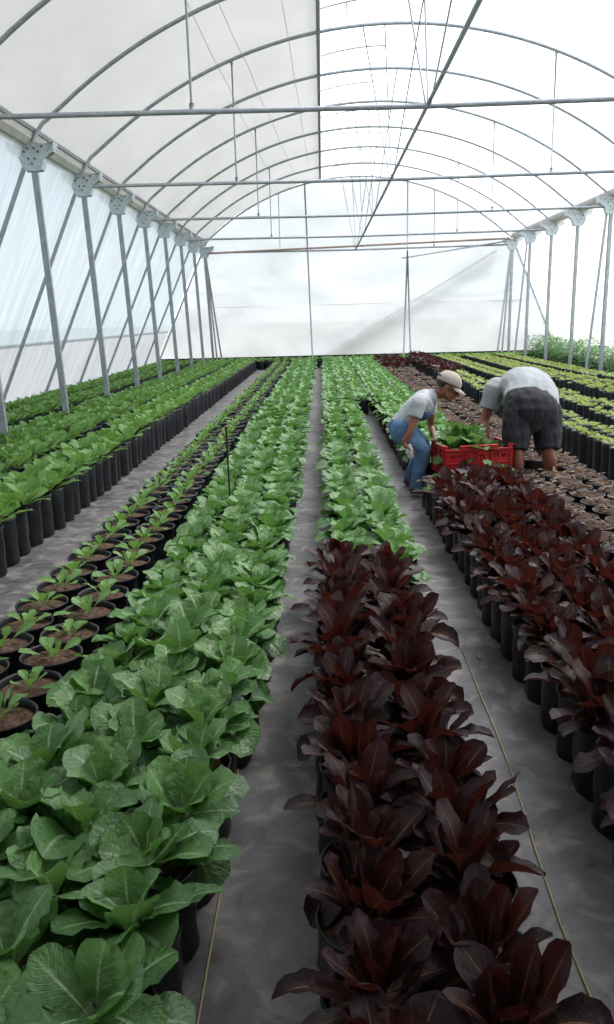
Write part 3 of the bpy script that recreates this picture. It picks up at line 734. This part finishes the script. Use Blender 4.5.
def foliage(kind, seed, lod):
    rg = np.random.default_rng(seed); A = Arr()
    nl, nw = {0: (12, 8), 1: (6, 4), 2: (4, 2)}[lod]
    G = 2.399963
    if kind == 'green':
        n = 15 if lod < 2 else 11
        for i in range(n):
            q = i / (n - 1)                       # 0 outer .. 1 inner
            leaf(A, rg, i * G + rg.uniform(-.5, .5), (.20 - .075 * q) * rg.uniform(.78, 1.15), (.148 - .035 * q) * rg.uniform(.85, 1.12),
                 R(22 + 50 * q + rg.uniform(-14, 14)), R(-38 + 85 * q + rg.uniform(-20, 20)), cup=rg.uniform(-.12, .3) + .1 * q, ruf=.0042, nl=nl, nw=nw, r0=.008,
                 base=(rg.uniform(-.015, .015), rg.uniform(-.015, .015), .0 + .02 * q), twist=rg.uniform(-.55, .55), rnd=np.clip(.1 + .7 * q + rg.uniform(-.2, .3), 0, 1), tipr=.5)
    elif kind == 'red':
        n = 19 if lod < 2 else 13
        for i in range(n):
            q = i / (n - 1)
            leaf(A, rg, i * G + rg.uniform(-.5, .5), (.215 - .02 * q) * rg.uniform(.75, 1.12), (.098 - .018 * q) * rg.uniform(.82, 1.2),
                 R(32 + 52 * q + rg.uniform(-12, 12)), R(-52 + 122 * q ** .6 + rg.uniform(-20, 20)), cup=rg.uniform(0, .45), ruf=.0035, nl=nl, nw=nw, r0=.006,
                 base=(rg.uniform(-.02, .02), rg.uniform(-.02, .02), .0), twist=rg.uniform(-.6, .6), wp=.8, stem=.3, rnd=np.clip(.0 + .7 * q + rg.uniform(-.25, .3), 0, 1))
    elif kind == 'leafy':
        n = 10 if lod < 2 else 8
        for i in range(n):
            q = i / (n - 1)
            leaf(A, rg, i * G + rg.uniform(-.3, .3), (.20 - .07 * q) * rg.uniform(.85, 1.15), (.108 - .025 * q) * rg.uniform(.85, 1.15),
                 R(42 + 38 * q + rg.uniform(-8, 8)), R(-5 + 60 * q + rg.uniform(-15, 15)), cup=.2, ruf=.003, nl=nl, nw=nw, r0=.006,
                 twist=rg.uniform(-.4, .4), wp=.85, stem=.5, rnd=np.clip(.2 + .5 * q + rg.uniform(-.2, .3), 0, 1))
    elif kind == 'seedling':
        n = 7
        for i in range(n):
            q = i / (n - 1)
            leaf(A, rg, i * G + rg.uniform(-.4, .4), (.145 - .06 * q) * rg.uniform(.8, 1.15), (.062 - .015 * q) * rg.uniform(.85, 1.15),
                 R(40 + 42 * q + rg.uniform(-8, 8)), R(-4 + 60 * q + rg.uniform(-15, 15)), cup=.2, ruf=.002, nl=nl, nw=nw, r0=.004,
                 twist=rg.uniform(-.4, .4), wp=.85, stem=.8, rnd=np.clip(.3 + .5 * q + rg.uniform(-.2, .3), 0, 1))
    elif kind == 'pale':
        n = 7
        for i in range(n):
            q = i / (n - 1)
            leaf(A, rg, i * G + rg.uniform(-.4, .4), (.135 - .05 * q) * rg.uniform(.8, 1.15), (.08 - .015 * q) * rg.uniform(.85, 1.15),
                 R(30 + 42 * q + rg.uniform(-8, 8)), R(-8 + 55 * q + rg.uniform(-15, 15)), cup=.25, ruf=.006, nl=nl, nw=nw, r0=.004,
                 twist=rg.uniform(-.4, .4), wp=.75, stem=.4, rnd=np.clip(.2 + .6 * q + rg.uniform(-.3, .3), 0, 1))
    elif kind == 'bush':
        for i in range(170):
            h = rg.uniform(-.12, .46); ph = rg.uniform(0, 6.28); rad = .22 * math.sqrt(rg.uniform(0, 1)) * (1.1 - max(h, 0))
            leaf(A, rg, ph, rg.uniform(.09, .15), rg.uniform(.04, .065), R(rg.uniform(0, 60)), R(rg.uniform(-50, 20)), cup=.15, ruf=.003,
                 nl=4, nw=2, r0=.01 + rad, base=(0, 0, h), wp=.8)
    elif kind == 'stub':
        for i in range(16):
            leaf(A, rg, rg.uniform(0, 6.28), rg.uniform(.04, .12), rg.uniform(.006, .028), R(rg.uniform(0, 40)), R(rg.uniform(-25, 10)), nl=4, nw=2, wp=.9, ruf=.004, base=(rg.uniform(-.06, .06), rg.uniform(-.06, .06), .025))
    return A.pack()

def pot_arr(rg, r, h, seg, lod, mi_pot=1, mi_soil=2, pot=True, soil=True, fill=None):
    A = Arr(); ang = np.linspace(0, 2 * np.pi, seg + 1)
    ph = rg.uniform(0, 6.28, 4)
    crease = 1 + .025 * np.sin(ang * 5 + ph[0]) + .018 * np.sin(ang * 9 + ph[1]); crease[-1] = crease[0]
    if lod == 0:
        prof = [(.02, 0), (.90, .0), (.96, .05), (.93, .3), (.97, .55), (.95, .8), (.985, .93), (1.03, .96), (1.035, .995), (1.0, 1.0), (.955, .97), (.94, .86)]
    else: prof = [(.95, 0), (.96, .5), (1.02, .95), (1.0, 1.0), (.94, .9)]
    P = []
    for j, (a, z) in enumerate(prof):
        cr = crease if z < .95 else 1 + (crease - 1) * .3
        k = 1 + (.012 * np.sin(ang * 3 + z * 9 + ph[2]) if z < .9 else 0)
        rad = r * a * cr * k; rad = np.broadcast_to(rad, ang.shape).copy(); rad[-1] = rad[0]
        P.append(np.stack([rad * np.cos(ang), rad * np.sin(ang), np.full_like(ang, h * z)], -1))
    P = np.stack(P)
    UV = np.zeros(P.shape[:2] + (2,)); UV[..., 1] = .5
    if pot: A.grid(P, UV, .5, mi_pot)
    if soil:
        rs = [.0, .35, .7, .96]; S = []
        for q in rs:
            z = h * (.87 if fill is None else fill) + (.012 * np.cos(q * 1.5)) * (1 if fill is None else 2.2) + .006 * np.sin(ang * 3 + ph[3] + q * 5) * (0 < q < .9)
            z = np.broadcast_to(z, ang.shape).copy(); z[-1] = z[0]
            kq = .97 if fill is None else 1.03
            S.append(np.stack([r * q * kq * np.cos(ang), r * q * kq * np.sin(ang), z], -1))
        S = np.stack(S[::-1]); UV = np.zeros(S.shape[:2] + (2,)); A.grid(S, UV, .5, mi_soil)
    return A.pack()

KM = {'green': 'green', 'red': 'red', 'leafy': 'leafy', 'seedling': 'leafy', 'pale': 'pale', 'bush': 'bush', 'stub': 'stub'}
NV = 6
FOL = {(k, l): [foliage(k, 100 * i + 17, l) for i in range(NV)] for k in KM for l in (0, 1, 2) if not (k == 'bush' and l == 0)}
FMESH = {}
def fmesh(k, l, i):
    key = (k, l, i)
    if key not in FMESH: FMESH[key] = arrays_to_mesh(f'{k}_foliage', FOL[(k, l)][i], [M[KM[k]]])
    return FMESH[key]
POTS = {'low': (.108, .24), 'tall': (.105, .31), 'wide': (.118, .23), 'full': (.120, .23)}
PMESH = {}
def pmesh(pt, l, i):
    key = (pt, l, i)
    if key not in PMESH:
        rg = np.random.default_rng(i + 50); r, h = POTS[pt]; seg = 24 if l == 0 else 12
        a = pot_arr(rg, r, h, seg, l, 0, 0, True, False); rg = np.random.default_rng(i + 50)
        b = pot_arr(rg, r, h, seg, l, 0, 0, False, True, .95 if pt == 'full' else None)
        PMESH[key] = (arrays_to_mesh('pot', a, [M['pot']]), arrays_to_mesh('soil', b, [M['litter_soil'] if pt == 'full' else M['soil']]))
    return PMESH[key]
OMESH = {}
def onemesh(k, pt, l, i):
    """whole small plant in one mesh for copies far away"""
    key = (k, pt, l, i)
    if key not in OMESH:
        OMESH[key] = arrays_to_mesh(k + '_plant', whole(k, pt, l, i), [M[KM[k]], M['pot'], M['litter_soil'] if pt == 'full' else M['soil']])
    return OMESH[key]
WH = {}
def whole(k, pt, l, i):
    key = (k, pt, l, i)
    if key not in WH:
        r, h = POTS[pt]; p_ = pot_arr(np.random.default_rng(i + 9), r, h, 10 if l == 2 else 14, 1, fill=.95 if pt == 'full' else None)
        f_ = FOL[(k, l)][i]
        WH[key] = merge([(p_, 1, 0, (0, 0, 0), (0, 0), 0), (f_, 1, 0, (0, 0, h * .88), (0, 0), 0)])
    return WH[key]

# bed: name, columns, (y0,y1), spacing, kind function, pot, scale, description
BOY = []; SKIP = []
def kc(y): return 'red' if y < 3.95 else 'green'
def kr(y): return 'red' if y < 6.2 else 'green'
def kb(y): return 'stub' if y < 20.3 else 'red'
BEDS = [
 ('A', (-.76, -.555, -.35), (1.02, 24.4), .215, 'green', 'low', 1.0, 'bed left of central path', ('left', 'middle', 'right')),
 ('B', (-1.34, -1.10), (1.8, 24.4), .25, 'seedling', 'wide', 1.0, 'sparse bed at left edge', ('left', 'right')),
 ('C', (-2.33, -2.09), (3.2, 24.4), .23, 'leafy', 'tall', 1.12, 'tall-bag bed beyond left path', ('left', 'right')),
 ('D', (-2.95, -2.71), (4.4, 24.4), .23, 'leafy', 'tall', 1.1, 'second bed beyond left path', ('left', 'right')),
 ('E', (-3.52, -3.29), (6, 24.4), .24, 'leafy', 'low', 1.15, 'bed just inside left posts', ('left', 'right')),
 ('F', (-4.30, -4.07), (7, 24.4), .23, 'leafy', 'low', 1.1, 'bed just outside left posts', ('left', 'right')),
 ('G', (-4.95, -4.72), (8, 24.4), .23, 'leafy', 'low', 1.1, 'bed against left wall', ('left', 'right')),
 ('H', (.06, .29, .53), (1.05, 24.4), .235, kc, 'low', 1.0, 'bed right of central path', ('left', 'middle', 'right')),
 ('I', (.88, 1.105, 1.33), (1.5, 24.4), .235, kr, 'low', 1.0, 'bed with the red crate', ('left', 'middle', 'right')),
 ('J', (1.62, 1.86, 2.10), (3.0, 24.4), .25, kb, 'full', 1.0, 'harvested bed where the man bends', ('left', 'middle', 'right')),
 ('K', (2.66, 2.90), (4.5, 24.4), .22, (lambda y: 'red' if y > 17.5 else 'pale'), 'tall', .95, 'first tall-bag bed right of man', ('left', 'right')),
 ('L', (3.45, 3.70), (6, 24.4), .22, 'pale', 'tall', .95, 'second tall-bag bed right of man', ('left', 'right')),
 ('M', (4.28, 4.52, 4.76), (7, 24.4), .23, 'pale', 'tall', 1.1, 'third tall-bag bed right of man', ('left', 'middle', 'right')),
 ('N', (5.22, 5.46), (9, 24.4), .23, 'pale', 'tall', 1.15, 'bed just inside right posts', ('left', 'right')),
]
KINDINFO = {
 'green': ('potted_lettuce', 'leafy green lettuce in a black pot', 'lettuce', 'green lettuces'),
 'red': ('potted_red_lettuce', 'dark red upright lettuce in a black pot', 'lettuce', 'red lettuces'),
 'leafy': ('potted_young_lettuce', 'young narrow-leaved green lettuce in a black grow bag', 'lettuce', 'young green lettuces'),
 'seedling': ('potted_seedling', 'small green lettuce seedling in a black bag of soil', 'seedling', 'lettuce seedlings'),
 'pale': ('potted_pale_lettuce', 'small yellow-green lettuce in a black grow bag', 'lettuce', 'yellow-green young lettuces'),
 'stub': ('harvested_pot', 'black pot of brown soil with dry stubs after harvest', 'pot', 'harvested pots'),
 'bush': ('bushy_plant', 'taller bushy green plant in a black bag beside the right wall', 'plant', 'bushy plants along the right wall'),
}
cands = {}
CR_C = (1.225, 6.66)
def add_cand(kind, x, y, pot, sc, bed, cn, n):
    cands.setdefault(kind, []).append((math.hypot(x, y), x, y, pot, sc, bed, cn, n))
for bid, colsx, (y0, y1), spc, kd, pot, sc, desc, cns in BEDS:
    for ci, X in enumerate(colsx):
        n = 0; y = y0 + (spc / 2 if ci % 2 else 0)
        while y < y1:
            x = X + random.uniform(-.012, .012); yy = y + random.uniform(-.015, .015)
            k = kd(y) if callable(kd) else kd
            if bid == 'A': x -= .055 * max(0, 3.2 - yy)
            if bid == 'H': x += .02 * max(0, 2.5 - yy)
            y += spc * (.88 if k == 'red' else 1)
            if bid == 'H' and ci == 2 and yy < 12.5: continue
            if bid == 'H' and k == 'green': x += .07
            if not (visible((x, yy, .45), 120, 150) or visible((x, yy, .1), 120, 150)): continue
            if bid == 'I' and ci == 0 and 6.42 < yy < 7.35: continue
            if bid == 'I' and (6.3 < yy < 7.0 or (ci == 0 and 5.7 < yy < 6.31)): k = 'stub'
            if bid == 'J' and any(abs(x - f_.x) < .15 and -.12 < yy - f_.y < .26 for f_ in FEET): continue        # the man stands here
            add_cand(k, x, yy, pot, sc, (bid, desc), cns[ci], n); n += 1
# cross row at the back
x = -5.0; n = 0
while x < 6.4:
    for yy in (24.75, 25.0, 25.25):
        add_cand('leafy', x, yy, 'low', 1.12, ('Z', 'cross row in front of the back wall'), 'far', n)
    x += .24; n += 1
# bushes behind the right posts
for y in np.arange(12.5, 25.3, .42):
    for x in (6.35, 6.75):
        add_cand('bush', x + random.uniform(-.05, .05), y + random.uniform(-.08, .08), 'tall', random.uniform(.8, 1.1), ('W', 'right wall'), 'w', 0)

NTH = ['nearest', 'second nearest', 'third nearest', 'fourth nearest', 'fifth nearest', 'sixth nearest', 'seventh nearest', 'eighth nearest', 'ninth nearest', 'tenth nearest']
proto = {}
def put_thing(kind, c, counter):
    d, x, y, pot, sc, (bid, desc), cn, n = c
    nm, lab, cat, grp = KINDINFO[kind]
    i = random.randrange(NV); rz = random.uniform(0, 6.28); s = sc * random.uniform(.9, 1.1) * (1.04 if kind == 'green' and d < 4 else 1)
    r_, h_ = POTS[pot]
    if d < 9 and kind != 'bush':
        lod = 0 if d < 5 else 1
        root = empty(nm, (x, y, 0), rz)
        pm, sm = pmesh(pot, 0 if d < 6 else 1, i)
        link('pot', pm, root); link('soil', sm, root)
        f = link('dry_stub' if kind == 'stub' else 'foliage', fmesh(kind, lod, i), root)
        f.location = (0, 0, h_ * .875); f.scale = (s, s, s); f.rotation_euler = (random.uniform(-.2, .2), random.uniform(-.2, .2), 0)
    else:
        root = link(nm, onemesh(kind, pot, 1 if d < 14 and kind != 'bush' else (1 if kind == 'bush' else 2), i)); root.location = (x, y, 0); root.rotation_euler = (0, 0, rz); root.scale = (1, 1, min(s, 1.12))
    key = (kind, bid, cn); k = counter.get(key, 0); counter[key] = k + 1
    col = f'{cn} column, ' if cn not in ('w', 'far') else ''
    if kind == 'bush': L_ = lab
    elif bid == 'Z': L_ = f'{lab}, in the {desc}'
    elif k < len(NTH): L_ = f'{SHORT[kind]}, {NTH[k]}, {col}{desc}'
    else: L_ = f'{SHORT[kind]}, farther back, {col}{desc}'
    tag(root, L_, cat, f'{grp}, {col}{desc}' if kind != 'bush' else grp)
    return root
SHORT = {'green': 'green potted lettuce', 'red': 'dark red potted lettuce', 'leafy': 'young green lettuce', 'seedling': 'small seedling in soil bag',
         'pale': 'yellow-green young lettuce', 'stub': 'harvested pot of soil'}
cnt = {}
LIM = {'green': 300, 'red': 300, 'leafy': 300, 'seedling': 300, 'pale': 300, 'stub': 300, 'bush': 300}
for kind, cl in cands.items():
    cl.sort(key=lambda c: c[0])
    for c in cl[:LIM[kind]]: put_thing(kind, c, cnt)
    rest = cl[LIM[kind]:]
    if rest:
        parts = []
        for d, x, y, pot, sc, b_, cn, n in rest:
            l = 1 if d < 10 else 2
            parts.append((whole(kind, pot, l, random.randrange(NV)), 1.0, random.uniform(0, 6.28), (x, y, 0), (0, 0), random.uniform(-.15, .15)))
        nm, lab, cat, grp = KINDINFO[kind]
        o = link(nm + '_rows', arrays_to_mesh(kind + '_rest', merge(parts), [M[KM[kind]], M['pot'], M['soil']]))
        LB = {'green': 'distant rows of green lettuces in black pots running to the back wall', 'leafy': 'distant rows of young green lettuces on the left, running to the back wall',
              'pale': 'distant rows of small yellow-green lettuces in black bags near the back', 'seedling': 'distant lettuce seedlings', 'stub': 'distant harvested pots', 'red': 'distant red lettuces'}
        tag(o, LB[kind], cat, None, 'stuff')
    print(kind, len(cl))

# loose extras in the beds
def loose_plant(kind, x, y, z, s, nm, label, cat, lod=0, i=0, mat=None, rz=None):
    o = link(nm, fmesh(kind, lod, i)); o.location = (x, y, z); o.scale = (s,) * 3; o.rotation_euler = (0, 0, random.uniform(0, 6.28) if rz is None else rz)
    tag(o, label, cat); return o
p = at(405, 876, 1.83)
q = at(455, 486, 5.85)

# ground strings
def string_on_ground(pts, label):
    bm = bmesh.new(); w_ = []
    for (px, py) in pts:
        d = M3 @ Vector((px - 307, 512 - py, -F)); t_ = -H_CAM / d.z; q_ = CP + d * t_; q_.z = .005; w_.append(q_)
    tube(bm, w_, .0028, 5); single('ground_string', bm, M['twine'], label, 'string', 'strings on the paths')
string_on_ground([(190, 1060), (198, 1024), (209, 960), (222, 885), (235, 790), (246, 720), (257, 650), (270, 590), (281, 545), (290, 500)], 'pale twine lying straight along the central path')
string_on_ground([(622, 1080), (601, 1024), (560, 925), (535, 850), (512, 775), (495, 730), (478, 690), (462, 650)], 'pale twine lying along the right path beside the red lettuces')
# stake
bm = bmesh.new(); b0 = at(232, 492, 5.0); b0 = Vector((-.96, 5.6, 0)); tube(bm, [(-.655, 5.35, 0), (-.66, 5.35, .80)], .007, 6)
single('stake', bm, M['stick'], 'thin dark stake standing upright in the green bed left of the central path', 'stake')
# fallen leaves
def fallen(px, py, kind_mat, label, s=.5, seed=1):
    d = M3 @ Vector((px - 307, 512 - py, -F)); q_ = CP + d * (-H_CAM / d.z)
    A = Arr(); rg = np.random.default_rng(seed)
    leaf(A, rg, rg.uniform(0, 6), .10 * s * 2, .03 * s * 2, R(8), R(-8), cup=.2, ruf=.003, nl=8, nw=4)
    o = link('fallen_leaf', arrays_to_mesh('fallen', A.pack(), [kind_mat])); o.location = (q_.x, q_.y, .006); tag(o, label, 'leaf')
fallen(498, 650, M['green'], 'narrow green leaf fallen on the right path', .5, 2)
fallen(476, 655, M['green'], 'tiny green scrap on the right path left of the narrow leaf', .25, 5)
fallen(472, 616, M['pale'], 'small yellowed leaf fallen on the right path farther back', .3, 4)

# ---- red crate
CRR = simple_mat('red_plastic', (.52, .012, .016), rough=.42, var=(.44, .010, .014), scale=6, bump=.03)
bm = bmesh.new(); W_, D_, Hc = .575, .39, .255
def bx(c, s): box(bm, c, s)
bx((0, 0, .006), (W_ - .05, D_ - .05, .012))
def side_panel(cx, cy, ln, ax):
    # ax 0: along x, 1: along y
    def b2(t, z, l, h, th=.006, out_=0):
        if ax == 0: bx((t, cy + out_ * (1 if cy > 0 else -1), z), (l, th, h))
        else: bx((cx + out_ * (1 if cx > 0 else -1), t, z), (th, l, h))
    b2(0, .075, ln, .15)                                     # solid lower wall
    b2(0, .212, ln, .03)
    n = int(ln / .03)
    for i in range(n + 1): b2(-ln / 2 + ln * i / n, .175, .030 if not (i % 6 in (2, 4)) else .012, .06)     # upper wall with short slots
    for i in range(n + 1):
        if abs(i - n / 2) < n * .16: b2(-ln / 2 + ln * i / n, .10, .010, .12, .010, .004)
    for z in (.11, .185, .215): b2(0, z, ln + .01, .007, .016, .006)                         # ribs
    for i in (-1, -.38, .38, 1): b2(i * ln * .495, .11, .009, .20, .016, .006)
    if ax == 0:
        b2(0, .235, ln * .58, .035, .02, .006)               # raised centre of the rim, lowered at the ends
        b2(0, .252, ln * .58, .007, .034, .010)
        b2(0, .222, ln + .02, .008, .030, .008)
    else:
        b2(0, .235, ln, .03, .010, .003); b2(0, .252, ln + .02, .008, .034, .010)
for sy in (-1, 1): side_panel(0, sy * (D_ / 2 - .012), W_ - .02, 0)
for sx in (-1, 1): side_panel(sx * (W_ / 2 - .012), 0, D_ - .02, 1)
for sx in (-1, 1):
    for sy in (-1, 1): bx((sx * (W_ / 2 - .018), sy * (D_ / 2 - .018), .125), (.030, .030, .25))
bmesh.ops.bevel(bm, geom=list(bm.edges), offset=.0012, segments=1, affect='EDGES')
cr = link('harvest_crate', bm_mesh(bm, 'crate', False), None, CRR)
CB = .205
cr.location = (CR_C[0], CR_C[1], CB); cr.rotation_euler = (0, R(0), R(9))
tag(cr, 'red slotted plastic crate full of green lettuce standing on the pots', 'crate')
# lettuces in the crate
LBL = ['cut green lettuce heaped at the left end of the red crate', 'large cut lettuce standing highest near the middle of the red crate', 'cut green lettuce at the right end of the crate by the hand',
       'cut green lettuce at the front of the crate behind the rim', 'cut green lettuce at the back of the crate behind the heap']
for i, (dx, dy, dz, s_) in enumerate(((-.15, -.03, .17, 1.15), (-.01, .03, .20, 1.45), (.19, .0, .12, .8), (.02, -.10, .16, 1.05), (-.12, .12, .19, 1.2))):
    o = link('cut_lettuce', fmesh('green', 0, i)); ca_, sa_ = math.cos(R(9)), math.sin(R(9))
    o.location = (CR_C[0] + dx * ca_ - dy * sa_, CR_C[1] + dx * sa_ + dy * ca_, CB + dz); o.scale = (s_ * .95, s_ * .95, s_ * 1.1)
    o.rotation_euler = (random.uniform(-.3, .3), random.uniform(-.3, .3), random.uniform(0, 6)); tag(o, LBL[i], 'lettuce', 'cut lettuces in the red crate')
# green plants among the red ones
c_ = at(452, 489, 5.80); o = loose_plant('green', c_.x, c_.y, c_.z - .03, 1.05, 'green_lettuce', 'bright green lettuce poking out below the crate beside the red lettuces', 'lettuce', 0, 2)
c_ = at(404, 698, 2.72); loose_plant('seedling', c_.x, c_.y, c_.z - .09, .7, 'green_sprout', 'bright green sprout between the two red columns, farther one', 'sprout', 0, 1)
c_ = at(405, 880, 1.62); loose_plant('seedling', c_.x, c_.y, c_.z - .04, .32, 'green_sprout', 'tiny green sprout between the two red columns, nearer one', 'sprout', 0, 3)


# ------------------------------------------------------------------ light
W = bpy.data.worlds.new('sky'); SC.world = W; W.use_nodes = True; nt = W.node_tree
for n in list(nt.nodes): nt.nodes.remove(n)
out = nt.nodes.new('ShaderNodeOutputWorld'); bg = nt.nodes.new('ShaderNodeBackground')
tc = N(nt, 'ShaderNodeTexCoord'); sp = N(nt, 'ShaderNodeSeparateXYZ'); L(nt, tc.outputs['Generated'], sp.inputs[0])
cl = N(nt, 'ShaderNodeTexNoise', i_Scale=3.2, i_Detail=6., i_Roughness=.55)
mp = N(nt, 'ShaderNodeMapping'); mp.inputs['Scale'].default_value = (1, 1, 2.6); L(nt, tc.outputs['Generated'], mp.inputs[0]); L(nt, mp.outputs[0], cl.inputs['Vector'])
sky = mixc(nt, maprange(nt, sp.outputs[2], 0, .6), (.80, .90, 1.0), (.50, .70, 1.0))
sky = mixc(nt, maprange(nt, cl.outputs[0], .38, .58), sky, (1.12, 1.1, 1.08))
L(nt, sky, bg.inputs[0]); bg.inputs[1].default_value = 2.1
L(nt, bg.outputs[0], out.inputs[0])
sd = bpy.data.lights.new('sun', 'SUN'); sd.energy = 5.2; sd.angle = R(22); sd.color = (1, .97, .92)
so = bpy.data.objects.new('sun', sd); COL.objects.link(so)
so.rotation_euler = Vector((-.45, -.35, -1)).normalized().to_track_quat('-Z', 'Y').to_euler()

vs_ = SC.view_settings
vs_.view_transform = 'Standard'; vs_.look = 'None'; vs_.gamma = 1; vs_.exposure = 0
vs_.use_curve_mapping = False
